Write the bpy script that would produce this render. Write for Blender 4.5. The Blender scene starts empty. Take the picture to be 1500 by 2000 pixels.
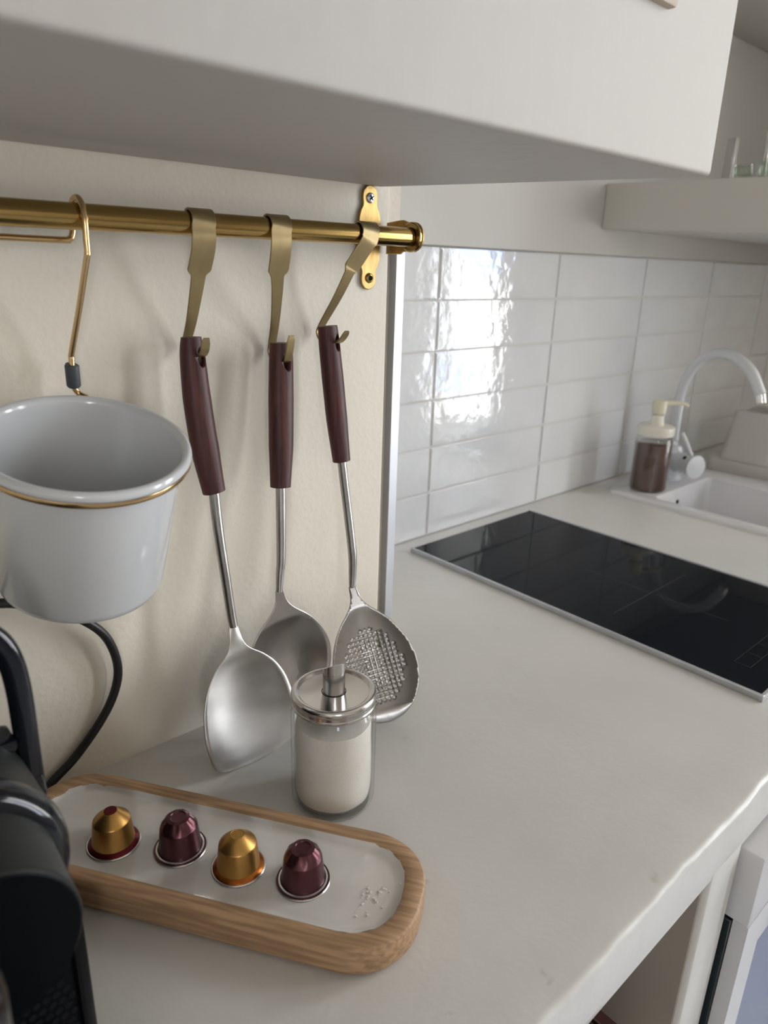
import bpy, bmesh, math, random
from mathutils import Vector as V, Matrix, Euler
random.seed(7)
S = bpy.context.scene
COL = S.collection
ZC = 0.90            # height of the worktop surface above the floor
PI = math.pi

# ------------------------------------------------------------------ camera
cam_d = bpy.data.cameras.new('camera')
cam = bpy.data.objects.new('camera', cam_d)
COL.objects.link(cam)
cam_d.sensor_fit = 'VERTICAL'
cam_d.sensor_height = 24.0
cam_d.sensor_width = 18.0
cam_d.lens = 24.0 * 1410.7 / 2000.0
cam_d.clip_start = 0.01
yaw, pit, rol = math.radians(47.191), math.radians(19.011), math.radians(-1.802)
fw = V((math.cos(yaw) * math.cos(pit), math.sin(yaw) * math.cos(pit), -math.sin(pit)))
ri = V((math.sin(yaw), -math.cos(yaw), 0))
dn = fw.cross(ri)
r2 = ri * math.cos(rol) + dn * math.sin(rol)
d2 = dn * math.cos(rol) - ri * math.sin(rol)
cam.matrix_world = Matrix(((r2.x, -d2.x, -fw.x, 0), (r2.y, -d2.y, -fw.y, 0), (r2.z, -d2.z, -fw.z, 0.42 + ZC), (0, 0, 0, 1)))
cam_d.dof.use_dof = True
cam_d.dof.focus_distance = 0.60
cam_d.dof.aperture_fstop = 5.0
S.camera = cam

# ------------------------------------------------------------------ sky, window light, exposure
W = bpy.data.worlds.new('sky')
S.world = W
W.use_nodes = True
nt = W.node_tree
nt.nodes.clear()
def wn(t, **k):
    n = nt.nodes.new(t)
    for a, b in k.items(): setattr(n, a, b)
    return n
tc = wn('ShaderNodeTexCoord')
noi = wn('ShaderNodeTexNoise')
noi.inputs['Scale'].default_value = 8.0; noi.inputs['Detail'].default_value = 7.0; noi.inputs['Roughness'].default_value = 0.6
cr = wn('ShaderNodeValToRGB')
cr.color_ramp.elements[0].position = 0.40; cr.color_ramp.elements[0].color = (0.36, 0.56, 0.95, 1)
cr.color_ramp.elements[1].position = 0.475; cr.color_ramp.elements[1].color = (1.0, 0.975, 0.945, 1)
sep = wn('ShaderNodeSeparateXYZ')
mr = wn('ShaderNodeMapRange'); mr.inputs['From Min'].default_value = -0.30; mr.inputs['From Max'].default_value = -0.20
mixw = wn('ShaderNodeMix', data_type='RGBA'); mixw.inputs[6].default_value = (0.50, 0.48, 0.45, 1)
bg = wn('ShaderNodeBackground'); bg.inputs['Strength'].default_value = 14.0
wo = wn('ShaderNodeOutputWorld')
L = nt.links.new
L(tc.outputs['Generated'], noi.inputs['Vector']); L(noi.outputs['Fac'], cr.inputs['Fac'])
L(tc.outputs['Generated'], sep.inputs[0]); L(sep.outputs['Z'], mr.inputs['Value'])
L(mr.outputs[0], mixw.inputs[0]); L(cr.outputs['Color'], mixw.inputs[7])
L(mixw.outputs[2], bg.inputs['Color']); L(bg.outputs[0], wo.inputs[0])
W.cycles.sampling_method = 'MANUAL'; W.cycles.sample_map_resolution = 512
# window openings: (wall, a0, a1, z0, z1) measured from the worktop height
WIN_RIGHT = [(-0.605, -0.18, -0.38, 1.45), (-1.36, -0.87, -0.38, 1.45)]
FILL_WIN_FRONT = [(-1.50, -1.05, 0.15, 1.45)]  # unseen window, added to fill the left side with light
def portal(loc, rot, sx, sy):
    d = bpy.data.lights.new('window_portal', 'AREA'); d.shape = 'RECTANGLE'; d.size = sx; d.size_y = sy
    d.cycles.is_portal = True
    o = bpy.data.objects.new('window_portal', d); COL.objects.link(o); o.location = loc; o.rotation_euler = rot
XR = 2.10            # inner face of the right wall
YF = -2.60           # inner face of the front wall
for (a, b, c, d) in WIN_RIGHT:
    portal((XR + 0.16, (a + b) / 2, (c + d) / 2 + ZC), (0, PI / 2, 0), d - c, b - a)
for (a, b, c, d) in FILL_WIN_FRONT:  # portal for the added front fill window
    portal(((a + b) / 2, YF - 0.16, (c + d) / 2 + ZC), (PI / 2, 0, 0), b - a, d - c)
S.view_settings.view_transform = 'Standard'
S.view_settings.look = 'None'
S.view_settings.gamma = 1.0
S.view_settings.use_curve_mapping = False
S.view_settings.exposure = 0.22
S.cycles.use_denoising = True
S.cycles.max_bounces = 14
S.cycles.diffuse_bounces = 7
S.cycles.glossy_bounces = 6
S.cycles.transmission_bounces = 8
S.cycles.transparent_max_bounces = 16
S.cycles.caustics_reflective = False
S.cycles.caustics_refractive = False
S.cycles.sample_clamp_indirect = 8.0

# ------------------------------------------------------------------ materials
def mat(name, col, rough=0.5, metal=0.0, var=0.0, vscale=20.0, vcol=None, bump=0.0, bscale=200.0, bump2=0.0, bscale2=20.0,
        stretch=(1, 1, 1), coat=0.0, spec=0.5, rvar=0.0, rand=False, grain=None, detail=4.0, wear=None, emis=None, aniso=0.0, spread=0.18):
    m = bpy.data.materials.new(name); m.use_nodes = True
    n = m.node_tree.nodes; l = m.node_tree.links.new
    p = n['Principled BSDF']
    p.inputs['Base Color'].default_value = (*col, 1); p.inputs['Roughness'].default_value = rough
    p.inputs['Metallic'].default_value = metal; p.inputs['Specular IOR Level'].default_value = spec
    p.inputs['Coat Weight'].default_value = coat; p.inputs['Coat Roughness'].default_value = 0.08
    p.inputs['Anisotropic'].default_value = aniso
    t = n.new('ShaderNodeTexCoord'); mp = n.new('ShaderNodeMapping'); mp.inputs['Scale'].default_value = stretch
    l(t.outputs['Object'], mp.inputs['Vector'])
    if rand:
        oi = n.new('ShaderNodeObjectInfo'); mu = n.new('ShaderNodeVectorMath'); mu.operation = 'MULTIPLY_ADD'
        cb = n.new('ShaderNodeCombineXYZ')
        for i in range(3): l(oi.outputs['Random'], cb.inputs[i])
        mu.inputs[1].default_value = (37, 53, 71); l(cb.outputs[0], mu.inputs[0]); l(t.outputs['Object'], mu.inputs[2])
        l(mu.outputs[0], mp.inputs['Vector'])
    def noise(sc, det=4.0):
        q = n.new('ShaderNodeTexNoise'); q.inputs['Scale'].default_value = sc; q.inputs['Detail'].default_value = det
        l(mp.outputs[0], q.inputs['Vector']); return q
    if var > 0 or vcol:
        q = noise(vscale, detail); r = n.new('ShaderNodeValToRGB'); l(q.outputs['Fac'], r.inputs['Fac'])
        r.color_ramp.elements[0].position = 0.5 - spread; r.color_ramp.elements[1].position = 0.5 + spread
        c2 = vcol or tuple(c * (1 - var) for c in col)
        r.color_ramp.elements[0].color = (*c2, 1); r.color_ramp.elements[1].color = (*col, 1)
        out = r.outputs['Color']
        if wear:
            q2 = noise(wear[1], 6.0); r2_ = n.new('ShaderNodeValToRGB'); l(q2.outputs['Fac'], r2_.inputs['Fac'])
            r2_.color_ramp.elements[0].position = wear[2]; r2_.color_ramp.elements[1].position = wear[2] + 0.06
            r2_.color_ramp.elements[0].color = (0, 0, 0, 1); r2_.color_ramp.elements[1].color = (1, 1, 1, 1)
            mx = n.new('ShaderNodeMix'); mx.data_type = 'RGBA'; mx.inputs[7].default_value = (*wear[0], 1)
            l(r2_.outputs['Color'], mx.inputs[0]); l(out, mx.inputs[6]); out = mx.outputs[2]
        l(out, p.inputs['Base Color'])
        if rvar:
            mr_ = n.new('ShaderNodeMapRange'); mr_.inputs['To Min'].default_value = rough - rvar; mr_.inputs['To Max'].default_value = rough + rvar
            l(q.outputs['Fac'], mr_.inputs['Value']); l(mr_.outputs[0], p.inputs['Roughness'])
    prev = None
    for amt, sc in ((bump2, bscale2), (bump, bscale)):
        if amt:
            q = noise(sc, 3.0); b = n.new('ShaderNodeBump'); b.inputs['Strength'].default_value = 1.0
            b.inputs['Distance'].default_value = amt; l(q.outputs['Fac'], b.inputs['Height'])
            if prev: l(prev.outputs[0], b.inputs['Normal'])
            prev = b
    if prev:
        l(prev.outputs[0], p.inputs['Normal'])
    return m

def thin_glass(name, tint, rough=0.0, refl=1.0):
    m = bpy.data.materials.new(name); m.use_nodes = True
    n = m.node_tree.nodes; l = m.node_tree.links.new
    n.remove(n['Principled BSDF'])
    tr = n.new('ShaderNodeBsdfTransparent'); tr.inputs[0].default_value = (*tint, 1)
    gl = n.new('ShaderNodeBsdfGlossy'); gl.inputs['Roughness'].default_value = rough
    fr = n.new('ShaderNodeFresnel'); fr.inputs[0].default_value = 1.45
    mx = n.new('ShaderNodeMixShader'); ge = n.new('ShaderNodeNewGeometry'); io = n.new('ShaderNodeMapRange'); io.inputs['To Min'].default_value = 1.45; io.inputs['To Max'].default_value = 1 / 1.45
    l(ge.outputs['Backfacing'], io.inputs['Value']); l(io.outputs[0], fr.inputs[0])
    l(fr.outputs[0], mx.inputs[0]); l(tr.outputs[0], mx.inputs[1]); l(gl.outputs[0], mx.inputs[2])
    l(mx.outputs[0], n['Material Output'].inputs[0])
    return m

M = {}
M['cream'] = mat('cream_plaster', (0.745, 0.69, 0.59), 0.62, var=0.05, vscale=6, bump=0.00045, bscale=190, bump2=0.0012, bscale2=22)
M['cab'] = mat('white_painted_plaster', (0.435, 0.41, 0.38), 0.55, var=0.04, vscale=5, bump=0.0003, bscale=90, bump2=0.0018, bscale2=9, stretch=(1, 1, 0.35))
M['upper'] = mat('white_wall_paint', (0.55, 0.535, 0.505), 0.5, var=0.03, vscale=5, bump=0.0002, bscale=120, bump2=0.001, bscale2=10)
M['top'] = mat('waxed_plaster_worktop', (0.655, 0.648, 0.63), 0.34, var=0.06, vscale=7, bump=0.00012, bscale=260, bump2=0.0008, bscale2=26, rvar=0.06,
               wear=((0.53, 0.505, 0.47), 38, 0.70))
M['tile'] = mat('glazed_white_tile', (0.725, 0.735, 0.755), 0.045, var=0.05, vscale=14, bump=0.0005, bscale=50, bump2=0.0007, bscale2=11, rand=True, spec=0.6)
M['grout'] = mat('pale_grout', (0.60, 0.585, 0.56), 0.85, bump=0.0003, bscale=300)
M['alu'] = mat('brushed_aluminium', (0.62, 0.635, 0.67), 0.5, 1.0, var=0.1, vscale=40, stretch=(1, 1, 0.2))
M['blade'] = mat('scratched_blade_steel', (0.64, 0.62, 0.60), 0.38, 1.0, var=0.16, vscale=45, rvar=0.08, bump=0.00003, bscale=1200, stretch=(0.4, 1, 1))
M['brass'] = mat('aged_brass', (0.46, 0.31, 0.11), 0.19, 1.0, var=0.22, vscale=90, stretch=(0.08, 1, 1), bump=0.00003, bscale=900)
M['brass_rough'] = mat('brushed_brass', (0.56, 0.38, 0.15), 0.42, 1.0, var=0.3, vscale=160, stretch=(1, 1, 0.3), bump=0.00012, bscale=700)
M['bronze'] = mat('satin_bronze', (0.40, 0.31, 0.165), 0.40, 1.0, var=0.14, vscale=80, bump=0.00003, bscale=1500, stretch=(1, 1, 0.2))
M['gold'] = mat('polished_gold_wire', (0.66, 0.46, 0.24), 0.20, 1.0)
M['steel'] = mat('satin_stainless', (0.46, 0.44, 0.425), 0.29, 1.0, var=0.16, vscale=30, rvar=0.07, bump=0.00002, bscale=1400, stretch=(1, 1, 0.4))
M['shaft'] = mat('brushed_shaft_steel', (0.42, 0.405, 0.395), 0.30, 1.0, var=0.1, vscale=50)
M['steel_pol'] = mat('polished_stainless', (0.60, 0.585, 0.575), 0.19, 1.0, var=0.08, vscale=50)
M['chrome'] = mat('chrome', (0.78, 0.78, 0.79), 0.10, 1.0)
M['zinc'] = mat('zinc_screw', (0.72, 0.76, 0.84), 0.30, 1.0)
M['dark'] = mat('dark_recess', (0.006, 0.006, 0.007), 0.8, spec=0.1)
M['enamel'] = mat('white_enamel', (0.58, 0.595, 0.615), 0.14, var=0.01, vscale=10, coat=0.25)
M['grey_plastic'] = mat('dark_grey_sleeve', (0.045, 0.055, 0.065), 0.5)
M['handle'] = mat('purple_brown_wood', (0.088, 0.024, 0.022), 0.45, spec=0.35, spread=0.12, vcol=(0.042, 0.012, 0.012), vscale=260, stretch=(1, 1, 0.06), bump=0.00012, bscale=420,
                  wear=((0.14, 0.055, 0.045), 60, 0.70))
M['mango'] = mat('mango_wood', (0.47, 0.295, 0.165), 0.55, vcol=(0.30, 0.18, 0.098), vscale=330, stretch=(1, 0.06, 1), bump=0.00016, bscale=380, detail=8, spread=0.11,
                 wear=((0.30, 0.13, 0.075), 14, 0.66))
M['marble'] = mat('white_enamel_inlay', (0.71, 0.69, 0.665), 0.12, vcol=(0.62, 0.60, 0.575), vscale=16, stretch=(1.4, 0.5, 1), bump2=0.0005, bscale2=20, detail=6, coat=0.3)
M['capgold'] = mat('gold_foil', (0.45, 0.255, 0.075), 0.36, 0.95, bump=0.00004, bscale=500)
M['cappurple'] = mat('plum_foil', (0.105, 0.040, 0.048), 0.30, 0.85, bump=0.00003, bscale=500)
M['capred'] = mat('dark_red_foil', (0.11, 0.004, 0.010), 0.32, 0.7)
M['caporange'] = mat('copper_foil', (0.36, 0.11, 0.02), 0.30, 0.9)
M['foil'] = mat('silver_foil', (0.70, 0.68, 0.68), 0.30, 0.9)
M['sugar'] = mat('white_sugar', (0.86, 0.815, 0.77), 0.8, vcol=(0.81, 0.755, 0.70), vscale=55, bump=0.0005, bscale=1500)
M['glass'] = thin_glass('clear_glass', (0.985, 0.99, 0.985))
M['green_glass'] = thin_glass('greenish_glass', (0.90, 0.935, 0.905))
M['pane'] = thin_glass('window_pane', (0.97, 0.98, 0.98))
M['black_matt'] = mat('soft_black_plastic', (0.0015, 0.002, 0.003), 0.5, spec=0.09)
M['black_gloss'] = mat('gloss_black_plastic', (0.004, 0.005, 0.009), 0.12, spec=0.5)
M['black_grey'] = mat('charcoal_plastic', (0.014, 0.016, 0.015), 0.45, spec=0.3)
M['rubber'] = mat('black_cable', (0.010, 0.011, 0.012), 0.40)
M['ceran'] = mat('black_ceramic_glass', (0.006, 0.008, 0.012), 0.045, spec=0.07)
M['mark'] = mat('grey_print', (0.05, 0.052, 0.058), 0.25)
M['ceramic'] = mat('white_ceramic', (0.70, 0.70, 0.72), 0.14, coat=0.3)
M['faucet'] = mat('white_lacquer', (0.66, 0.68, 0.71), 0.16, coat=0.4)
M['cap_white'] = mat('ivory_plastic', (0.78, 0.76, 0.68), 0.35)
M['pump'] = mat('pale_yellow_plastic', (0.72, 0.69, 0.55), 0.35)
M['brown_liquid'] = mat('brown_soap', (0.085, 0.035, 0.026), 0.14, coat=0.6)
M['beige_plastic'] = mat('beige_plastic', (0.56, 0.545, 0.505), 0.45)
M['white_app'] = mat('white_appliance_enamel', (0.62, 0.62, 0.64), 0.22)
M['blue_refl_glass'] = mat('blue_reflection_glass', (0.075, 0.105, 0.25), 0.18, spec=0.8, var=0.12, vscale=4)  # bluish floor reflection put into the door glass colour
M['dark_teal'] = mat('dark_door_edge', (0.012, 0.022, 0.026), 0.3)
M['niche'] = mat('shaded_niche_plaster', (0.40, 0.35, 0.30), 0.85, var=0.1, vscale=9, bump=0.0004, bscale=90)  # shade inside the niche put into the brown-grey plaster colour
M['crate'] = mat('dark_red_wood', (0.085, 0.028, 0.022), 0.6, var=0.3, vscale=60, stretch=(0.1, 1, 1))
M['tan'] = mat('tan_wood', (0.42, 0.33, 0.24), 0.55, var=0.2, vscale=50, stretch=(0.1, 1, 1))
M['floor'] = mat('blue_grey_tile', (0.42, 0.43, 0.46), 0.35, var=0.1, vscale=5)
M['frame'] = mat('white_window_frame', (0.72, 0.72, 0.72), 0.4)
M['room'] = mat('white_room_paint', (0.83, 0.785, 0.715), 0.7, var=0.03, vscale=3)

# ------------------------------------------------------------------ mesh helpers
TOP = []
def mk(name, verts, faces, m, parent=None, smooth=True, ang=38, fm=None):
    me = bpy.data.meshes.new(name)
    me.from_pydata([tuple(v) for v in verts], [], faces)
    for x in (m if isinstance(m, (list, tuple)) else [m]): me.materials.append(M[x])
    if fm: me.polygons.foreach_set('material_index', fm)
    me.update()
    bm = bmesh.new(); bm.from_mesh(me); bmesh.ops.recalc_face_normals(bm, faces=bm.faces); bm.to_mesh(me); bm.free()
    if smooth:
        me.polygons.foreach_set('use_smooth', [True] * len(me.polygons))
        me.set_sharp_from_angle(angle=math.radians(ang))
    o = bpy.data.objects.new(name, me); COL.objects.link(o)
    if parent: o.parent = parent
    else: TOP.append(o)
    return o
def tag(o, label=None, cat=None, group=None, kind=None):
    if label: o['label'] = label
    if cat: o['category'] = cat
    if group: o['group'] = group
    if kind: o['kind'] = kind
    return o
def thing(name, label, cat, loc=(0, 0, 0), rot=(0, 0, 0), group=None):
    o = bpy.data.objects.new(name, None); o.empty_display_size = 0.02
    COL.objects.link(o); o.location = loc; o.rotation_euler = rot
    TOP.append(o)
    return tag(o, label, cat, group)
def dup(root, loc, label, rotz=0.0):
    r = root.copy(); COL.objects.link(r); r.location = loc; r.rotation_euler.z = rotz; r['label'] = label; TOP.append(r)
    for ch in root.children:
        c = ch.copy(); COL.objects.link(c); c.parent = r
        for g in ch.children:
            d = g.copy(); COL.objects.link(d); d.parent = c
    return r
def off(vs, o): o = V(o); return [V(v) - o for v in vs]
def join(*gs):
    vs, fs, fm = [], [], []
    for i, g in enumerate(gs):
        b = len(vs); vs += list(g[0]); fs += [tuple(b + k for k in f) for f in g[1]]; fm += [g[2] if len(g) > 2 else 0] * len(g[1])
    return vs, fs, fm
def lathe(prof, n=48, c=(0, 0, 0), f=None):
    vs, fs, rows = [], [], []
    for k, (r, z) in enumerate(prof):
        if r < 1e-7: rows.append([len(vs)]); vs.append(V((0, 0, z)))
        else:
            rows.append(list(range(len(vs), len(vs) + n)))
            for i in range(n):
                a = 2 * PI * i / n; rr = r * (f(a, k) if f else 1.0); vs.append(V((rr * math.cos(a), rr * math.sin(a), z)))
    for A, B in zip(rows, rows[1:]):
        if len(A) == 1 and len(B) == 1: continue
        for i in range(n):
            j = (i + 1) % n
            if len(A) == 1: fs.append((A[0], B[i], B[j]))
            elif len(B) == 1: fs.append((A[i], A[j], B[0]))
            else: fs.append((A[i], A[j], B[j], B[i]))
    c = V(c); return [v + c for v in vs], fs
def orient(vs, z, o=(0, 0, 0), x=None):
    z = V(z).normalized(); x = V(x) if x else (V((1, 0, 0)) if abs(z.x) < 0.9 else V((0, 1, 0)))
    x = (x - z * x.dot(z)).normalized(); y = z.cross(x); o = V(o)
    return [o + x * v[0] + y * v[1] + z * v[2] for v in vs]
def catmull(pts, k=6):
    P = [V(p) for p in pts]; out = []
    for i in range(len(P) - 1):
        a = P[i - 1] if i else P[0] * 2 - P[1]; b, c = P[i], P[i + 1]; d = P[i + 2] if i + 2 < len(P) else c * 2 - b
        for j in range(k):
            t = j / k
            out.append(0.5 * ((2 * b) + (c - a) * t + (2 * a - 5 * b + 4 * c - d) * t * t + (3 * b - a - 3 * c + d) * t ** 3))
    out.append(P[-1]); return out
def lerpn(vals, n):
    out = []
    for i in range(n):
        t = i / (n - 1) * (len(vals) - 1); k = min(int(t), len(vals) - 2); u = t - k; out.append(vals[k] * (1 - u) + vals[k + 1] * u)
    return out
def sweep(path, ring, cap=True):
    """ring(i, t, x, y) -> list of points' (a, b) offsets in the x, y frame carried along the path"""
    n = len(path); vs, fs = [], []; x = None; m = 0
    for i in range(n):
        t = (path[min(i + 1, n - 1)] - path[max(i - 1, 0)]).normalized()
        if x is None: x = V((1, 0, 0)) if abs(t.x) < 0.8 else V((0, 1, 0))
        x = (x - t * x.dot(t)).normalized(); y = t.cross(x)
        R = ring(i); m = len(R); vs += [path[i] + x * a + y * b for a, b in R]
    for i in range(n - 1):
        for j in range(m):
            k = (j + 1) % m; fs.append((i * m + j, i * m + k, (i + 1) * m + k, (i + 1) * m + j))
    if cap: fs.append(tuple(range(m - 1, -1, -1))); fs.append(tuple(range((n - 1) * m, n * m)))
    return vs, fs
def tube(path, r, n=12, cap=True):
    rs = r if isinstance(r, list) else [r] * len(path)
    if len(rs) != len(path): rs = lerpn(rs, len(path))
    return sweep(path, lambda i: [(rs[i] * math.cos(2 * PI * j / n), rs[i] * math.sin(2 * PI * j / n)) for j in range(n)], cap)
def ellip(path, ra, rb, n=20, cap=True, pw=2.3):
    A = lerpn(ra, len(path)); B = lerpn(rb, len(path))
    def ring(i):
        o = []
        for j in range(n):
            c, s = math.cos(2 * PI * j / n), math.sin(2 * PI * j / n)
            o.append((A[i] * math.copysign(abs(c) ** (2 / pw), c), B[i] * math.copysign(abs(s) ** (2 / pw), s)))
        return o
    return sweep(path, ring, cap)
def ribbon(path, widths, th, rx=V((1, 0, 0))):
    Wd = widths if len(widths) == len(path) else lerpn(widths, len(path)); vs, fs = [], []; n = len(path)
    for i in range(n):
        t = (path[min(i + 1, n - 1)] - path[max(i - 1, 0)]).normalized()
        w = (rx - t * rx.dot(t)).normalized(); q = t.cross(w)
        a, b = Wd[i] / 2, th / 2; e = min(0.0004, a * 0.4)
        for (u, v) in ((-a, -b + e), (-a + e, -b), (a - e, -b), (a, -b + e), (a, b - e), (a - e, b), (-a + e, b), (-a, b - e)): vs.append(path[i] + w * u + q * v)
    for i in range(n - 1):
        for j in range(8):
            k = (j + 1) % 8; fs.append((i * 8 + j, i * 8 + k, i * 8 + 8 + k, i * 8 + 8 + j))
    fs.append(tuple(range(7, -1, -1))); fs.append(tuple(range((n - 1) * 8, n * 8)))
    return vs, fs
def bmout(bm):
    bm.verts.index_update(); vs = [v.co.copy() for v in bm.verts]; fs = [tuple(v.index for v in f.verts) for f in bm.faces]; bm.free(); return vs, fs
def rbox(x0, x1, y0, y1, z0, z1, b=0.002, seg=2):
    bm = bmesh.new(); bmesh.ops.create_cube(bm, size=1.0)
    for v in bm.verts: v.co = V((x0 + (v.co.x + 0.5) * (x1 - x0), y0 + (v.co.y + 0.5) * (y1 - y0), z0 + (v.co.z + 0.5) * (z1 - z0)))
    if b: bmesh.ops.bevel(bm, geom=bm.edges[:], offset=b, segments=seg, affect='EDGES', profile=0.5)
    return bmout(bm)
def prism(poly, z0, z1, b=0.0, seg=2, axis='z', which='all'):
    bm = bmesh.new(); n = len(poly)
    A = [bm.verts.new((p[0], p[1], z0)) for p in poly]; B = [bm.verts.new((p[0], p[1], z1)) for p in poly]
    bm.faces.new(A[::-1]); bm.faces.new(B)
    for i in range(n): bm.faces.new((A[i], A[(i + 1) % n], B[(i + 1) % n], B[i]))
    bmesh.ops.recalc_face_normals(bm, faces=bm.faces)
    if b:
        ed = [e for e in bm.edges if which == 'all' or abs(e.verts[0].co.z - e.verts[1].co.z) < 1e-9 and (which == 'rim' or e.verts[0].co.z > (z0 + z1) / 2)]
        bmesh.ops.bevel(bm, geom=ed, offset=b, segments=seg, affect='EDGES', profile=0.5)
    vs, fs = bmout(bm)
    if axis == 'x': vs = [V((v.z, v.x, v.y)) for v in vs]      # poly in (y, z), extruded along x
    if axis == 'y': vs = [V((v.x, v.z, v.y)) for v in vs]      # poly in (x, z), extruded along y
    return vs, fs
def rrect(hx, hy, r, k=10, pw=2.0):
    o = []
    for cx, cy, a0 in ((hx - r, hy - r, 0), (-hx + r, hy - r, 90), (-hx + r, -hy + r, 180), (hx - r, -hy + r, 270)):
        for i in range(k + 1):
            a = math.radians(a0 + 90 * i / k); c, s = math.cos(a), math.sin(a)
            o.append((cx + r * math.copysign(abs(c) ** (2 / pw), c), cy + r * math.copysign(abs(s) ** (2 / pw), s)))
    return o
def boolean(o, cutter_g, name):
    c = mk('cutter', *cutter_g, 'dark'); TOP.remove(c)
    md = o.modifiers.new('b', 'BOOLEAN'); md.operation = 'DIFFERENCE'; md.solver = 'EXACT'; md.object = c
    c.parent = o.parent
    bpy.context.view_layer.update()
    dg = bpy.context.evaluated_depsgraph_get(); dg.update()
    me = bpy.data.meshes.new_from_object(o.evaluated_get(dg)); o.modifiers.clear(); o.data = me; me.name = name
    bpy.data.objects.remove(c); return o
def holes_plane(u0, u1, v0, v1, holes, to3):
    """a rectangle in (u, v) with rectangular holes, as quads on a grid; to3 maps (u, v) to space"""
    us = sorted({u0, u1, *[h[0] for h in holes], *[h[1] for h in holes]}); vs_ = sorted({v0, v1, *[h[2] for h in holes], *[h[3] for h in holes]})
    P, F, idx = [], [], {}
    def g(i, j):
        if (i, j) not in idx: idx[(i, j)] = len(P); P.append(to3(us[i], vs_[j]))
        return idx[(i, j)]
    for i in range(len(us) - 1):
        for j in range(len(vs_) - 1):
            mu, mv = (us[i] + us[i + 1]) / 2, (vs_[j] + vs_[j + 1]) / 2
            if any(h[0] < mu < h[1] and h[2] < mv < h[3] for h in holes): continue
            F.append((g(i, j), g(i + 1, j), g(i + 1, j + 1), g(i, j + 1)))
    return P, F

# ------------------------------------------------------------------ the room
YC, YT = 0.538, 0.764        # cream wall face, tile face
ZF, ZTOP = -0.90, 1.60
tag(mk('floor', *rbox(-2.2, XR + 0.2, YF - 0.2, 1.0, ZF - 0.1, ZF, 0), 'floor', smooth=False), kind='structure')
tag(mk('ceiling', *rbox(-2.2, XR + 0.2, YF - 0.2, 1.0, ZTOP, ZTOP + 0.1, 0), 'room', smooth=False), kind='structure')
tag(mk('wall_left', *rbox(-2.2, -2.0, YF - 0.2, 1.0, ZF, ZTOP, 0), 'room', smooth=False), kind='structure')
def wall_with(name, holes, flip):
    if flip == 'x': f0 = lambda u, v: V((XR, u, v)); f1 = lambda u, v: V((XR + 0.2, u, v)); rng = (YF, 0.99)
    else: f0 = lambda u, v: V((u, YF, v)); f1 = lambda u, v: V((u, YF - 0.2, v)); rng = (-2.0, XR)
    A = holes_plane(*rng, ZF, ZTOP, holes, f0); B = holes_plane(*rng, ZF, ZTOP, holes, f1); ex = []
    for (a, b, c, d) in holes:
        q = [(a, c), (b, c), (b, d), (a, d)]
        for i in range(4):
            p, r = q[i], q[(i + 1) % 4]; ex.append(([f0(*p), f0(*r), f1(*r), f1(*p)], [(0, 1, 2, 3)]))
    vs, fs, _ = join(A, B, *ex)
    return tag(mk(name, vs, fs, 'room', smooth=False), kind='structure')
wall_with('wall_right', WIN_RIGHT, 'x')
wall_with('wall_front', FILL_WIN_FRONT, 'y')
wn_ = 0
for holes, fl in ((WIN_RIGHT, 'x'), (FILL_WIN_FRONT, 'y')):  # the front frame and pane belong to the added fill window
    for (a, b, c, d) in holes:
        wn_ += 1
        t_, y0, y1 = 0.035, 0.06, 0.10
        bars = [(a, a + t_, c, d), (b - t_, b, c, d), (a + t_, b - t_, c, c + t_), (a + t_, b - t_, d - t_, d)]
        g = []
        for (u0, u1, v0, v1) in bars:
            g.append(rbox(XR + y0, XR + y1, u0, u1, v0, v1, 0.004, 1) if fl == 'x' else rbox(u0, u1, YF - y1, YF - y0, v0, v1, 0.004, 1))
        fr = mk('window_%d' % wn_, *join(*g)[:2], 'frame'); tag(fr, kind='structure')
        gp = rbox(XR + 0.078, XR + 0.082, a + t_, b - t_, c + t_, d - t_, 0) if fl == 'x' else rbox(a + t_, b - t_, YF - 0.082, YF - 0.078, c + t_, d - t_, 0)
        mk('pane', *gp, 'pane', parent=fr, smooth=False)
# cream wall standing proud of the tiled recess, its end rounded towards a groove and an aluminium edge strip
poly = [(-2.0, YC), (0.4905, YC), (0.4930, YC + 0.0006), (0.4950, YC + 0.0024), (0.4958, YC + 0.008), (0.5145, YC + 0.008), (0.5145, 0.99), (-2.0, 0.99)]
tag(mk('wall_back', *prism(poly, ZF, ZTOP), 'cream', ang=50), kind='structure')
tag(mk('trim_1', *rbox(0.5030, 0.5146, YC - 0.0015, YC + 0.012, 0.0, 0.4446, 0.0005, 1), 'alu'), kind='structure')
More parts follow.
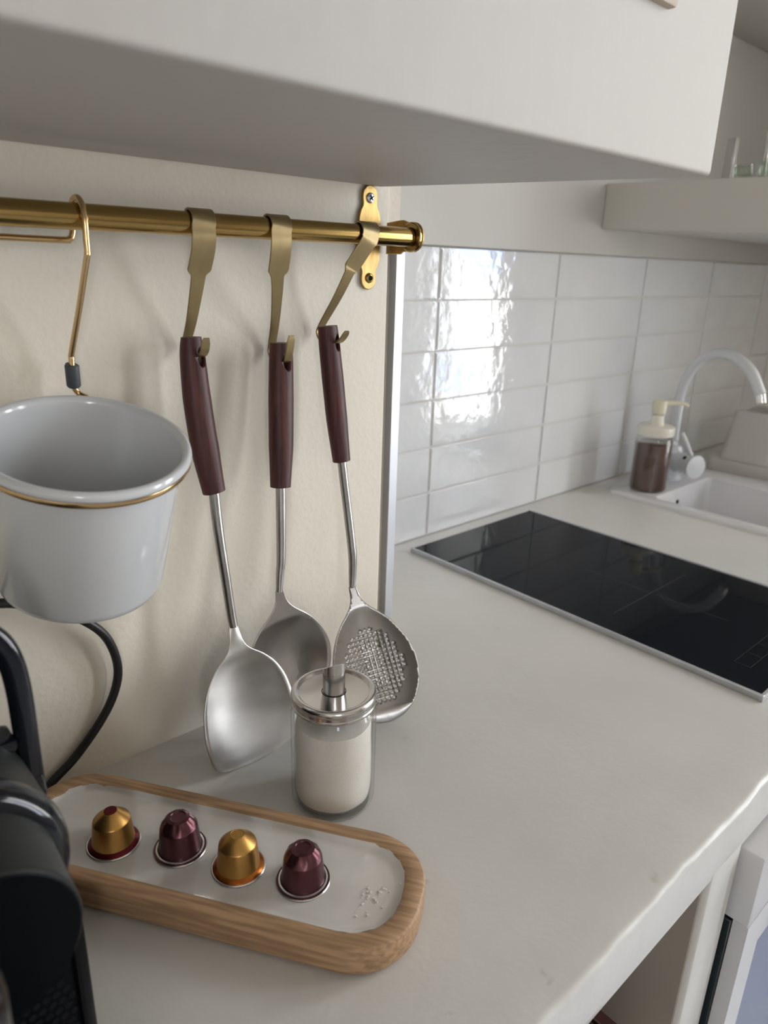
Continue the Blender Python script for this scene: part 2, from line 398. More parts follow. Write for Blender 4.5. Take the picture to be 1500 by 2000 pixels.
# tiled recess: backing with grout, each tile a piece
wt = tag(mk('wall_tiled', *rbox(0.5145, XR, YT + 0.0022, 0.99, ZF, 0.4446, 0), 'grout', smooth=False), kind='structure')
TX = [0.5165, 0.8036, 1.0969, 1.3902, 1.6835, 1.9768, XR]
CZ = 0.4446 / 6
for i in range(6):
    w = TX[i + 1] - TX[i] - 0.0026
    bm = bmesh.new(); bmesh.ops.create_cube(bm, size=1.0)
    for v in bm.verts: v.co = V((v.co.x * w, v.co.y * 0.008, v.co.z * (CZ - 0.0026)))
    bmesh.ops.bevel(bm, geom=[e for e in bm.edges if all(v.co.y < 0 for v in e.verts)], offset=0.0017, segments=2, affect='EDGES')
    bmesh.ops.recalc_face_normals(bm, faces=bm.faces)
    me = bpy.data.meshes.new('tile'); bm.to_mesh(me); bm.free(); me.materials.append(M['tile'])
    me.polygons.foreach_set('use_smooth', [True] * len(me.polygons)); me.set_sharp_from_angle(angle=math.radians(50))
    for j in range(6):
        o = bpy.data.objects.new('tile', me); COL.objects.link(o); o.parent = wt
        o.location = ((TX[i] + TX[i + 1]) / 2 + random.uniform(-.0003, .0003), YT + 0.004 + random.uniform(-.0003, .0003), CZ * (j + 0.5))
        o.rotation_euler = (random.uniform(-.004, .004), random.uniform(-.0012, .0012), random.uniform(-.0035, .0035) + (0.004 if i == 0 else 0))
tag(mk('wall_upper', *rbox(0.5145, XR, YT - 0.005, 0.99, 0.4452, ZTOP, 0.0015, 1), 'upper'), kind='structure')

# ------------------------------------------------------------------ worktop on its masonry base
def worktop_mesh():
    g = []
    # front strip with a hand-rounded, slightly wavy nose
    prof = [(0.230, 0.0), (0.200, 0.0), (0.175, 0.0), (0.158, 0.0), (0.1555, -0.0004), (0.1538, -0.0013), (0.1529, -0.0027), (0.1525, -0.0046), (0.1525, -0.030), (0.1530, -0.045), (0.1545, -0.058), (0.158, -0.0605), (0.230, -0.0605)]
    nx = 220; xs = [-1.3 + (XR - 0.001 + 1.3) * i / nx for i in range(nx + 1)]
    ph = [random.uniform(0, 6.28) for _ in range(6)]
    vs, fs = [], []
    for x in xs:
        d = 0.0006 * math.sin(x * 31 + ph[0]) + 0.0004 * math.sin(x * 83 + ph[1]) + 0.0004 * math.sin(x * 190 + ph[2])
        e = 0.0006 * math.sin(x * 47 + ph[3]) + 0.0005 * math.sin(x * 140 + ph[4])
        for k, (y, z) in enumerate(prof):
            wy = 1.0 if 3 <= k <= 9 else 0.0; wz = 1.0 if 3 <= k <= 6 else 0.0
            vs.append(V((x, y + d * wy, z + e * wz)))
    m = len(prof)
    for i in range(nx):
        for j in range(m - 1): fs.append((i * m + j, i * m + j + 1, (i + 1) * m + j + 1, (i + 1) * m + j))
    g.append((vs, fs))
    def slab(x0, x1, y0, y1):
        return ([V((x0, y0, 0)), V((x1, y0, 0)), V((x1, y1, 0)), V((x0, y1, 0)), V((x0, y0, -.0605)), V((x1, y0, -.0605)), V((x1, y1, -.0605)), V((x0, y1, -.0605))],
                [(0, 1, 2, 3), (4, 7, 6, 5), (1, 5, 6, 2), (0, 3, 7, 4), (2, 6, 7, 3)])
    g.append(slab(-1.3, 0.5140, 0.230, 0.5378)); g.append(slab(0.5140, 1.272, 0.230, 0.764)); g.append(slab(1.272, 1.592, 0.230, 0.300)); g.append(slab(1.272, 1.592, 0.705, 0.764)); g.append(slab(1.592, XR - 0.001, 0.230, 0.764))
    # masonry base: pier right of the niche, wall left of the niche, back wall
    g.append(rbox(0.5243, 0.588, 0.1535, 0.52, ZF, -0.040, 0.0045, 3))
    g.append(rbox(-1.3, 0.20, 0.1535, 0.52, ZF, -0.040, 0.006, 3))
    return join(*g)
vs, fs, _ = worktop_mesh()
wk = thing('worktop', 'pale grey hand-plastered worktop with a shiny rounded front edge', 'worktop')
mk('worktop_slab', vs, fs, 'top', parent=wk, ang=45)
ni = tag(mk('niche_lining', *join(rbox(0.195, 0.5255, 0.50, 0.52, ZF, -0.06, 0), rbox(0.5205, 0.5242, 0.1585, 0.50, ZF, -0.0605, 0), rbox(0.195, 0.5205, 0.1585, 0.50, -0.0622, -0.0606, 0))[:2], 'niche', parent=wk, smooth=False), 'brown-grey niche lining with the shade in its colour')

# slatted crate inside the niche
cr_ = thing('slatted_crate', 'dark red-brown slatted wooden crate inside the niche below the worktop', 'crate', (0.39, 0.305, -0.2945))
for k in range(5):
    mk('slat', *rbox(-0.105, 0.070, -0.13 + 0.0015, -0.122, 0.004 + k * 0.0185, 0.004 + k * 0.0185 + 0.0125, 0.001, 1), 'crate', parent=cr_)
for k in range(11):
    mk('slat', *rbox(0.058 - k * 0.0155, 0.070 - k * 0.0155, -0.1285, 0.125, 0.0965, 0.1035, 0.001, 1), 'crate', parent=cr_)
mk('crate_body', *rbox(-0.103, 0.068, -0.121, 0.125, 0.0, 0.0955, 0.002, 1), 'dark', parent=cr_)
sh_ = tag(mk('niche_shelf', *rbox(0.20, 0.5203, 0.166, 0.50, -0.3145, -0.2945, 0.002, 1), 'niche'), 'plaster shelf board across the niche under the slatted crate', 'shelf')

# oven with protruding control panel, right of the pier
ov = thing('oven', 'white built-in oven with a bluish reflection coloured into its glass door, right of the plaster pier', 'oven', (0.60, 0.15, ZF))
def OV(g): return [off(g[0], (0.60, 0.15, ZF)), g[1]]
mk('oven_body', *OV(rbox(0.590, 1.18, 0.175, 0.50, ZF + 0.08, -0.064, 0.002, 1)), 'dark', parent=ov)
mk('control_panel', *OV(rbox(0.5935, 1.18, 0.135, 0.174, -0.145, -0.0645, 0.0025, 2)), 'white_app', parent=ov)
dp = [(0.600, ZF + 0.10), (1.18, ZF + 0.10), (1.18, -0.150), (0.600, -0.150)]
f0 = lambda y: (lambda u, v: V((u, y, v)))
ho = [(0.642, 1.14, ZF + 0.16, -0.196)]
A = holes_plane(0.600, 1.18, ZF + 0.10, -0.150, ho, f0(0.136)); B = holes_plane(0.600, 1.18, ZF + 0.10, -0.150, ho, f0(0.150))
sd = [([V((a[0], 0.136, a[1])), V((b[0], 0.136, b[1])), V((b[0], 0.150, b[1])), V((a[0], 0.150, a[1]))], [(0, 1, 2, 3)]) for q in (dp, [(0.642, ZF + .16), (1.14, ZF + .16), (1.14, -.196), (.642, -.196)]) for a, b in zip(q, q[1:] + q[:1])]
dr = mk('oven_door', *OV(join(A, B, *sd)), 'white_app', parent=ov, smooth=False)
mk('door_glass', *OV(rbox(0.642, 1.14, 0.139, 0.146, ZF + 0.16, -0.196, 0)), 'blue_refl_glass', parent=dr, smooth=False)
mk('door_edge', *OV(rbox(0.598, 1.18, 0.1505, 0.168, ZF + 0.10, -0.152, 0.001, 1)), 'dark_teal', parent=dr)
hp = catmull([(0.70, 0.137, -0.172), (0.70, 0.115, -0.172), (0.705, 0.105, -0.172), (0.72, 0.103, -0.172), (0.89, 0.103, -0.172), (1.06, 0.103, -0.172), (1.075, 0.105, -0.172), (1.08, 0.115, -0.172), (1.08, 0.137, -0.172)], 4)
mk('door_handle', *OV(tube(hp, 0.007, 10)), 'white_app', parent=dr)

# ------------------------------------------------------------------ overhead cabinet (plastered box) and shelves
cb = thing('overhead_cabinet', 'big white plastered overhead cabinet above the brass rail', 'cabinet', (0, 0.40, 0.4854))
plan = [(-1.3, 0.2735), (0.5475, 0.2622), (0.5535, 0.2650), (0.5548, 0.2700), (0.4806, 0.5368), (-1.3, 0.5368)]
g = prism(plan, 0.4854, 1.20, 0.0035, 3, which='rim')
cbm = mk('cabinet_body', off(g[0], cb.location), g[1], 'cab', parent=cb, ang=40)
g = rbox(-0.25, 0.4634, 0.2575, 0.270, 0.5678, 1.05, 0.002, 2)
mk('cabinet_door', off(g[0], cb.location), g[1], 'tan', parent=cb)

ws = thing('wall_shelf', 'thick white plastered shelf box on the wall above the sink', 'shelf', (1.60, 0.62, 0.49))
bm = bmesh.new()
c = []
for (y, zb, zt) in ((0.7585, 0.4890, 0.5620), (0.40, 0.4760, 0.5570)):
    for x in (1.206, XR - 0.001):
        c.append(bm.verts.new((x, y, zb))); c.append(bm.verts.new((x, y, zt)))
for q in ((0, 1, 3, 2), (4, 6, 7, 5), (0, 4, 5, 1), (2, 3, 7, 6), (0, 2, 6, 4), (1, 5, 7, 3)): bm.faces.new([c[k] for k in q])
bmesh.ops.recalc_face_normals(bm, faces=bm.faces)
bmesh.ops.bevel(bm, geom=bm.edges[:], offset=0.0012, segments=2, affect='EDGES')
g = bmout(bm); mk('shelf_body', off(g[0], ws.location), g[1], 'upper', parent=ws)
us_ = thing('upper_wall_shelf', 'upper white plastered shelf box high on the wall above the glass jars', 'shelf', (1.60, 0.55, 0.858))
g = rbox(1.05, XR - 0.001, 0.30, 0.7585, 0.858, 0.92, 0.004, 2); mk('shelf_body', off(g[0], us_.location), g[1], 'upper', parent=us_)

# things on the wall shelf
st = thing('steel_bar', 'upright stainless steel bar standing at the near end of the wall shelf', 'bar', (1.240, 0.5665, 0.5594))
mk('bar_web', *rbox(-0.004, 0.004, -0.0058, 0.0065, 0, 0.0605, 0.0006, 1), 'steel', parent=st)
mk('bar_highlight', *rbox(-0.004, 0.004, -0.0095, -0.0060, 0, 0.0605, 0.0005, 1), 'chrome', parent=st)  # brighter strip stands in for the highlight along the bar
def shelf_jar(name, label, cat, loc, prof, m):
    t = thing(name, label, cat, loc, group=None); vs, fs = lathe(prof, 40); mk('glass_wall', vs, fs, m, parent=t); return t
bowl = lambda R, h: [(0, 0.0), (R * 0.72, 0.0), (R * 0.93, 0.005), (R, h * 0.45), (R * 0.96, h * 0.8), (R * 0.86, h), (R * 0.80, h), (R * 0.90, h * 0.8), (R * 0.94, h * 0.45), (R * 0.86, 0.007), (0, 0.004)]
shelf_jar('glass_bowl', 'small greenish glass bowl beside the steel bar on the wall shelf', 'bowl', (1.240, 0.5410, 0.5593), bowl(0.0145, 0.0215), 'green_glass')
shelf_jar('glass_bowl', 'larger greenish glass bowl, farther from the steel bar on the wall shelf', 'bowl', (1.245, 0.4960, 0.5586), bowl(0.0265, 0.026), 'green_glass')
shelf_jar('drinking_glass', 'tall clear drinking glass behind the bowls on the wall shelf', 'glass', (1.345, 0.525, 0.5590),
          [(0, 0), (0.027, 0), (0.030, 0.004), (0.033, 0.085), (0.0315, 0.085), (0.0285, 0.006), (0, 0.005)], 'glass')

# ------------------------------------------------------------------ hob
hb = thing('induction_hob', 'narrow black glass induction hob with metal edge strips set on the worktop', 'hob', (0.884, 0.469, 0.0))
mk('glass_plate', *prism([(-0.1455, -0.2600), (0.1455, -0.2600), (0.1455, 0.2605), (-0.1455, 0.2605)], 0.0, 0.0055, 0.0012, 2, which='topedge'), 'ceran', parent=hb, smooth=False)
mk('edge_strip', *rbox(-0.1500, -0.1457, -0.2640, 0.2608, 0.0, 0.0072, 0.0006, 1), 'alu', parent=hb)
mk('edge_strip', *rbox(0.1457, 0.1500, -0.2640, 0.2608, 0.0, 0.0072, 0.0006, 1), 'alu', parent=hb)
mk('edge_strip', *rbox(-0.1456, 0.1456, -0.2640, -0.2602, 0.0, 0.0072, 0.0006, 1), 'alu', parent=hb)
def flat(x0, x1, y0, y1, z): return [V((x0, y0, z)), V((x1, y0, z)), V((x1, y1, z)), V((x0, y1, z))], [(0, 1, 2, 3)]
zz = 0.00556
mk('zone_mark', *join(flat(-0.098, 0.098, -0.0595, -0.0587, zz), flat(-0.0034, -0.0026, -0.165, 0.045, zz))[:2], 'mark', parent=hb, smooth=False)
ctl = [flat(-0.098, 0.098, -0.2302, -0.2297, zz), flat(-0.098, 0.098, -0.2122, -0.2117, zz)]
for k in range(7): ctl.append(flat(-0.098 + k * 0.0326, -0.0976 + k * 0.0326, -0.2302, -0.2117, zz))
mk('control_print', *join(*ctl)[:2], 'mark', parent=hb, smooth=False)

# ------------------------------------------------------------------ sink, tap, soap, drying rack
sx0, sx1, sy0, sy1 = 1.262, 1.60, 0.295, 0.7095
bx0, bx1, by0, by1 = 1.292, 1.520, 0.330, 0.6250
sk = thing('sink', 'white ceramic inset sink with a square basin and an overflow hole', 'sink', (1.43, 0.50, 0.0))
h = 0.0075
def to(u, v): return V((u, v, h))
A = holes_plane(sx0, sx1, sy0, sy1, [(bx0, bx1, by0, by1)], to)
bm = bmesh.new()
def loop(x0, x1, y0, y1, z, r=0.012): return [bm.verts.new((p[0] + (x0 + x1) / 2, p[1] + (y0 + y1) / 2, z)) for p in rrect((x1 - x0) / 2, (y1 - y0) / 2, r, 5)]
loops = [loop(sx0, sx1, sy0, sy1, 0.0), loop(sx0, sx1, sy0, sy1, h - 0.003), loop(sx0 + .0012, sx1 - .0012, sy0 + .0012, sy1 - .0012, h - 0.0008), loop(sx0 + .004, sx1 - .004, sy0 + .004, sy1 - .004, h),
         loop(bx0 - .004, bx1 + .004, by0 - .004, by1 + .004, h, 0.014), loop(bx0 - .001, bx1 + .001, by0 - .001, by1 + .001, h - .001, 0.012), loop(bx0, bx1, by0, by1, h - 0.004, 0.012),
         loop(bx0 + .006, bx1 - .006, by0 + .006, by1 - .006, -0.135, 0.014), loop(bx0 + .018, bx1 - .018, by0 + .018, by1 - .018, -0.150, 0.014)]
for P, Q in zip(loops, loops[1:]):
    for i in range(len(P)): bm.faces.new((P[i], P[(i + 1) % len(P)], Q[(i + 1) % len(P)], Q[i]))
bm.faces.new(loops[-1])
g = bmout(bm); mk('basin', off(g[0], sk.location), g[1], 'ceramic', parent=sk, ang=50)
vs, fs = lathe([(0, 0.0006), (0.0052, 0.0006), (0.0058, 0.0)], 16)
mk('overflow_hole', off(orient(vs, (0, -1, 0), (1.389, 0.6235, -0.022)), sk.location), fs, 'dark', parent=sk)
vs, fs = lathe([(0.030, 0.0), (0.028, 0.002), (0.012, 0.001), (0, 0.001)], 24)
mk('drain', off([v + V((1.405, 0.48, -0.150)) for v in vs], sk.location), fs, 'chrome', parent=sk)

tp = thing('mixer_tap', 'white arched mixer tap with round side lever at the sink', 'tap', (1.452, 0.682, h))
def TP(vs): return off(vs, (1.452, 0.682, h))
vs, fs = lathe([(0, 0), (0.027, 0), (0.027, 0.004), (0.0235, 0.008), (0.0225, 0.030), (0.0225, 0.062), (0.019, 0.070), (0.013, 0.073), (0, 0.073)], 32)
mk('tap_base', vs, fs, 'faucet', parent=tp)
vs, fs = lathe([(0, 0.071), (0.0118, 0.071), (0.0118, 0.080), (0, 0.080)], 24); mk('collar', vs, fs, 'chrome', parent=tp)
sp = catmull([(1.452, 0.682, 0.086), (1.4506, 0.682, 0.140), (1.449, 0.681, 0.185), (1.447, 0.672, 0.222), (1.4445, 0.650, 0.256), (1.441, 0.617, 0.274), (1.4375, 0.580, 0.270), (1.434, 0.546, 0.247), (1.432, 0.526, 0.217), (1.4315, 0.521, 0.208)], 6)
mk('spout', TP(tube(sp, [0.0100] * 3 + [0.0108, 0.0108], 20)[0]), tube(sp, 0.0105, 20)[1], 'faucet', parent=tp)
q = tube([V((1.4315, 0.521, 0.2085)), V((1.4305, 0.5165, 0.1930))], 0.0098, 20); mk('aerator', TP(q[0]), q[1], 'chrome', parent=tp)
ax = V((-0.36, -0.93, 0.02)); o_ = V((1.452, 0.682, 0.046))
vs, fs = lathe([(0, 0.012), (0.0205, 0.012), (0.0212, 0.018), (0.0212, 0.036), (0.0200, 0.0365), (0.0200, 0.039), (0.0212, 0.0395), (0.0212, 0.062), (0.0238, 0.068), (0.0245, 0.071), (0.0235, 0.0735), (0, 0.0745)], 36)
lv = mk('lever_body', TP(orient(vs, ax, o_)), fs, 'faucet', parent=tp)
vs, fs = lathe([(0.0214, 0.0362), (0.0214, 0.0392), (0.0200, 0.0392), (0.0200, 0.0362), (0.0214, 0.0362)], 36)
mk('lever_ring', TP(orient(vs, ax, o_)), fs, 'chrome', parent=lv)
e_ = o_ + ax.normalized() * 0.062
lp = catmull([e_ + V((0, 0, 0.012)), e_ + V((0.002, 0.012, 0.030)), e_ + V((0.003, 0.026, 0.050)), e_ + V((0.0035, 0.034, 0.062))], 5)
q = tube(lp, [0.0045, 0.0048, 0.0062, 0.0052], 14); mk('lever', TP(q[0]), q[1], 'faucet', parent=lv)
vs, fs = lathe([(0, 0.0008), (0.004, 0.0008), (0.0044, 0)], 16)
mk('lever_mark', TP(orient(vs, (-0.62, 0.1, 0.75), o_ + ax.normalized() * 0.05 + V((-0.62, .1, .75)).normalized() * 0.0212)), fs, 'dark', parent=lv)

so = thing('soap_dispenser', 'round bottle of brown soap with ivory pump standing on the sink rim', 'soap dispenser', (1.333, 0.664, h))
vs, fs = lathe([(0, 0.0), (0.033, 0.0), (0.0358, 0.003), (0.0358, 0.098), (0.0345, 0.106), (0.029, 0.110), (0.028, 0.114), (0.0268, 0.114), (0.0268, 0.109), (0.0335, 0.104), (0.0345, 0.097), (0.0345, 0.004), (0, 0.003)], 40)
mk('bottle', vs, fs, 'glass', parent=so)
vs, fs = lathe([(0, 0.0032), (0.0335, 0.0032), (0.0344, 0.006), (0.0344, 0.0945), (0.0335, 0.0950), (0, 0.0950)], 40); mk('liquid_soap', vs, fs, 'brown_liquid', parent=so)
vs, fs = lathe([(0.0290, 0.1115), (0.0345, 0.1115), (0.0350, 0.113), (0.0350, 0.1265), (0.033, 0.129), (0.014, 0.130), (0.0128, 0.133), (0.0112, 0.150), (0, 0.150)], 40); mk('cap', vs, fs, 'cap_white', parent=so)
pm = mk('pump_head', *lathe([(0, 0.150), (0.0062, 0.150), (0.0062, 0.153), (0.0135, 0.1535), (0.0138, 0.176), (0.012, 0.1785), (0, 0.179)], 28), 'pump', parent=so)
np_ = catmull([(0.004, -0.004, 0.173), (0.022, -0.018, 0.1735), (0.036, -0.030, 0.172), (0.043, -0.036, 0.167)], 4)
mk('nozzle', *ellip(np_, [0.0055, 0.0055, 0.0048, 0.0042], [0.0045, 0.0045, 0.004, 0.0035], 14), 'pump', parent=pm)

rk = thing('drying_rack', 'beige plastic dish drying rack with cutlery cup beside the sink', 'rack', (1.80, 0.55, 0.0))
def RK(vs): return off(vs, (1.80, 0.55, 0.0))
g = prism([(p[0] + 1.835, p[1] + 0.53) for p in rrect(0.218, 0.155, 0.03, 6)], 0.0, 0.028, 0.004, 2, which='rim'); mk('tray', RK(g[0]), g[1], 'beige_plastic', parent=rk)
def cup():
    bm = bmesh.new(); L_ = []
    for (z, hx, hy, ty) in ((0.0285, 0.061, 0.058, 0), (0.070, 0.056, 0.052, 0), (0.128, 0.0500, 0.047, 0), (0.1296, 0.0488, 0.0458, 0), (0.128, 0.0470, 0.044, 0), (0.040, 0.052, 0.049, 0)):
        L_.append([bm.verts.new((1.690 + p[0], 0.600 + p[1], z + (0.010 * (p[0] / 0.05) ** 2 if z > 0.1 else 0))) for p in rrect(hx, hy, 0.016, 5)])
    for P, Q in zip(L_, L_[1:]):
        for i in range(len(P)): bm.faces.new((P[i], P[(i + 1) % len(P)], Q[(i + 1) % len(P)], Q[i]))
    bm.faces.new(L_[-1]); bm.faces.new(L_[0][::-1]); return bmout(bm)
g = cup(); mk('cutlery_cup', RK(g[0]), g[1], 'beige_plastic', parent=rk)
for k in range(4):
    q = tube([V((1.652 + 0.0225 * k, 0.478 - .004 * k, 0.027)), V((1.652 + 0.0225 * k, 0.478 - .004 * k, 0.082 + 0.003 * (k % 2)))], [0.0042, 0.0036], 10); mk('tine', RK(q[0]), q[1], 'beige_plastic', parent=rk)

# ------------------------------------------------------------------ brass rail
rl = thing('utensil_rail', 'aged brass utensil rail on a scalloped wall bracket under the cabinet', 'rail', (0.4680, 0.535, 0.443))
def RL(vs): return off(vs, (0.4680, 0.535, 0.443))
RC = V((0, 0.500, 0.4424))
vs, fs = lathe([(0, 0), (0.0078, 0), (0.0082, 0.0005), (0.0082, 1.4), (0, 1.4)], 40)
mk('rod', RL([V((0.4862 - v.z, 0.500 + v.y, 0.4424 + v.x)) for v in vs]), fs, 'brass', parent=rl)
half = [(0.0000, 0.0452), (0.0045, 0.0440), (0.0080, 0.0405), (0.0090, 0.0360), (0.0084, 0.0300), (0.0088, 0.0275), (0.0112, 0.0235), (0.0128, 0.0180), (0.0132, 0.0120), (0.0132, 0.0)]
outl = [(0.4668 + x, 0.4410 + z) for x, z in half] + [(0.4668 + x, 0.4410 - z) for x, z in half[::-1][1:]]
outl += [(0.4668 - x, 0.4410 - z) for x, z in half[1:]] + [(0.4668 - x, 0.4410 + z) for x, z in half[::-1][1:-1]]
g = prism(outl, 0.5348, 0.5378, 0.0006, 1, axis='y', which='rim')
br = mk('bracket_plate', RL(g[0]), g[1], 'brass_rough', parent=rl)
arm = [(0.5349, 0.4555), (0.5349, 0.4280), (0.5155, 0.4280), (0.5125, 0.4300), (0.5060, 0.4305)]
for k in range(13):
    a = -PI / 2 - PI * k / 12; arm.append((0.4990 + 0.0128 * math.cos(a), 0.4428 + 0.0128 * math.sin(a)))
arm += [(0.5060, 0.4556), (0.5125, 0.4575), (0.5155, 0.4575)]
g = prism(arm, 0.4872, 0.4894, 0.0005, 1, axis='x', which='rim'); mk('bracket_arm', RL(g[0]), g[1], 'brass_rough', parent=rl)
vs, fs = lathe([(0.0084, 0.0), (0.0118, 0.0), (0.0128, 0.0008), (0.0128, 0.0026), (0.0118, 0.0034), (0.0084, 0.0034), (0.0084, 0.0)], 36)
mk('end_ring', RL([V((0.4838 + v.z, 0.4995 + v.y, 0.4426 + v.x)) for v in vs]), fs, 'brass', parent=rl)
for (x, z, m) in ((0.4665, 0.4752, 'zinc'), (0.4672, 0.4063, 'brass')):
    vs, fs = lathe([(0, 0.0020), (0.0028, 0.0019), (0.0043, 0.0010), (0.0046, 0.0)], 24)
    a_ = ([V((-.0026, -.0006, .00225)), V((.0026, -.0006, .00225)), V((.0026, .0006, .00225)), V((-.0026, .0006, .00225))], [(0, 1, 2, 3)], 1)
    b_ = ([V((-.0006, -.0026, .00228)), V((.0006, -.0026, .00228)), V((.0006, .0026, .00228)), V((-.0006, .0026, .00228))], [(0, 1, 2, 3)], 1)
    if m == 'brass':
        a_ = (lathe([(0, .00215), (0.0024, .00215)], 16)[0], lathe([(0, .00215), (0.0024, .00215)], 16)[1], 1); b_ = ([], [])
    J = join((vs, fs, 0), a_, b_)
    mk('screw', RL(orient(J[0], (0.0, -1, 0.0), (x, 0.5348, z), x=(0.8, 0, 0.6))), J[1], [m, 'dark'], parent=br, fm=J[2])

# wire hanger behind the rod, at the frame edge
hw = catmull([(-0.05, 0.5135, 0.4292), (0.10, 0.5135, 0.4286), (0.178, 0.5135, 0.4280), (0.1865, 0.5135, 0.4286), (0.1890, 0.5135, 0.4310), (0.1900, 0.5133, 0.4370), (0.1895, 0.5115, 0.4455), (0.189, 0.506, 0.4518)], 6)
q = tube(hw, 0.0021, 12)
tag(mk('wire_hanger', off(q[0], (0.05, 0.513, 0.429)), q[1], 'gold'), 'thin brass wire hanger running low behind the rail', 'hanger').location = (0.05, 0.513, 0.429)

# ------------------------------------------------------------------ enamel pot on its wire hook
hk = thing('wire_hook', 'long bent brass wire hook with a dark grey sleeve holding the white pot', 'hook', (0.188, 0.50, 0.4424), group=None)
def HK(vs): return off(vs, (0.188, 0.50, 0.4424))
pth = [(0.1888, 0.5095, 0.4345), (0.1888, 0.5110, 0.4430)]
for k in range(9):
    a = math.radians(15 + 150 * k / 8); pth.append((0.1888, 0.500 + 0.0106 * math.cos(a), 0.4424 + 0.0112 * math.sin(a)))
pth += [(0.1888, 0.4888, 0.4385), (0.1886, 0.4888, 0.4290), (0.1885, 0.4889, 0.4205), (0.1880, 0.4905, 0.4160), (0.1850, 0.503, 0.3863), (0.1822, 0.5175, 0.3565), (0.1820, 0.5195, 0.3510), (0.1819, 0.5200, 0.3372), (0.1822, 0.5205, 0.3310), (0.1850, 0.5195, 0.3262), (0.1880, 0.5145, 0.3240), (0.1885, 0.5120, 0.3190)]
q = tube(catmull(pth, 5), 0.00205, 12); mk('wire', HK(q[0]), q[1], 'gold', parent=hk)
q = tube([V((0.18195, 0.51965, 0.3470)), V((0.1819, 0.5199, 0.3462)), V((0.1819, 0.5201, 0.3325)), V((0.18195, 0.5203, 0.3318))], [0.0042, 0.0048, 0.0048, 0.0042], 24); mk('sleeve', HK(q[0]), q[1], 'grey_plastic', parent=hk)

R = 0.0658
tau, rho = 0.2919, 0.008
n_ = V((math.sin(rho), -math.sin(tau) * math.cos(rho), math.cos(tau) * math.cos(rho))); u_ = V((0, 1, 0)).cross(n_).normalized(); v_ = n_.cross(u_)
pc = V((0.1614, 0.4530, 0.3079))
pt = thing('enamel_pot', 'white enamel utensil pot with gold rim line hanging tilted from the wire hook', 'pot', pc)
pt.rotation_euler = Matrix((u_, v_, n_)).transposed().to_euler()
Hh = 0.1085; rb = R * 0.835
vs, fs = lathe([(0, -Hh), (rb - 0.012, -Hh), (rb - 0.0055, -Hh + 0.0012), (rb - 0.0015, -Hh + 0.0048), (rb, -Hh + 0.010), (R - 0.0062, -0.0068),
                (R - 0.0040, -0.0062), (R - 0.0012, -0.0045), (R, -0.0018), (R - 0.0010, 0.0010), (R - 0.0030, 0.0022), (R - 0.0055, 0.0012), (R - 0.0070, -0.0020),
                (rb - 0.0018, -Hh + 0.010), (rb - 0.004, -Hh + 0.0062), (rb - 0.012, -Hh + 0.0030), (0, -Hh + 0.0028)], 96)
mk('pot_body', vs, fs, 'enamel', parent=pt, ang=60)
vs, fs = lathe([(R - 0.0058, -0.0096), (R - 0.0030, -0.0092), (R - 0.0008, -0.0076), (R - 0.0000, -0.0056), (R - 0.0006, -0.0040), (R - 0.0022, -0.0050), (R - 0.0058, -0.0070), (R - 0.0058, -0.0096)], 96)
mk('gold_band', vs, fs, 'gold', parent=pt, ang=60)

# ------------------------------------------------------------------ strap hooks
def strap(label, pts, wd, base):
    """flat bronze hook: pts along its length, wd their widths"""
    t = thing('strap_hook', label, 'hook', base, group='flat bronze hooks on the rail')
    P = catmull(pts, 6); Wd = []
    for i in range(len(pts) - 1):
        for j in range(6): Wd.append(wd[i] + (wd[i + 1] - wd[i]) * j / 6)
    Wd.append(wd[-1])
    q = ribbon(P, Wd, 0.0015); mk('strap', off(q[0], base), q[1], 'bronze', parent=t, ang=30)
def over(x0, x1):
    o = []
    for k in range(9):
        a = math.radians(-40 + 235 * k / 8); o.append((x0 + (x1 - x0) * max(0, k - 2) / 6, 0.500 + 0.0098 * math.cos(a), 0.4424 + 0.0098 * math.sin(a)))
    return o
def hook(label, xa, xb, mid, base):
    top = over(xa, xb); pts = top + [m_[:3] for m_ in mid]; wd = [0.0185] * len(top) + [m_[3] for m_ in mid]
    strap(label, pts, wd, base)
hook('flat bronze strap hook carrying the wide spatula', 0.2760, 0.2727,
     [(0.2727, 0.4905, 0.4330, .0188), (0.2730, 0.4935, 0.4240, .0190), (0.2732, 0.5005, 0.4115, .0190), (0.2734, 0.5030, 0.4070, .0118), (0.2739, 0.5085, 0.3955, .0108), (0.2746, 0.5195, 0.3740, .0090), (0.2746, 0.5290, 0.3580, .0080),
      (0.2744, 0.5310, 0.3530, .0078), (0.2744, 0.5270, 0.3492, .0078), (0.2742, 0.5180, 0.3485, .0078), (0.2740, 0.5060, 0.3492, .0078), (0.2735, 0.5000, 0.3530, .0076), (0.2730, 0.4965, 0.3590, .0072), (0.2730, 0.4950, 0.3632, .0050)], (0.2727, 0.5, 0.4424))
hook('flat bronze strap hook carrying the round ladle', 0.3420, 0.3385,
     [(0.3385, 0.4905, 0.4330, .0188), (0.3392, 0.4930, 0.4240, .0188), (0.3408, 0.4985, 0.4120, .0188), (0.3415, 0.5010, 0.4070, .0118), (0.3450, 0.5070, 0.3955, .0104), (0.3510, 0.5195, 0.3720, .0086), (0.3540, 0.5290, 0.3530, .0078),
      (0.3545, 0.5310, 0.3450, .0076), (0.3540, 0.5265, 0.3395, .0076), (0.3530, 0.5180, 0.3385, .0076), (0.3515, 0.5050, 0.3400, .0076), (0.3500, 0.4990, 0.3470, .0076), (0.3495, 0.4955, 0.3570, .0074), (0.3495, 0.4945, 0.3622, .0050)], (0.3385, 0.5, 0.4424))
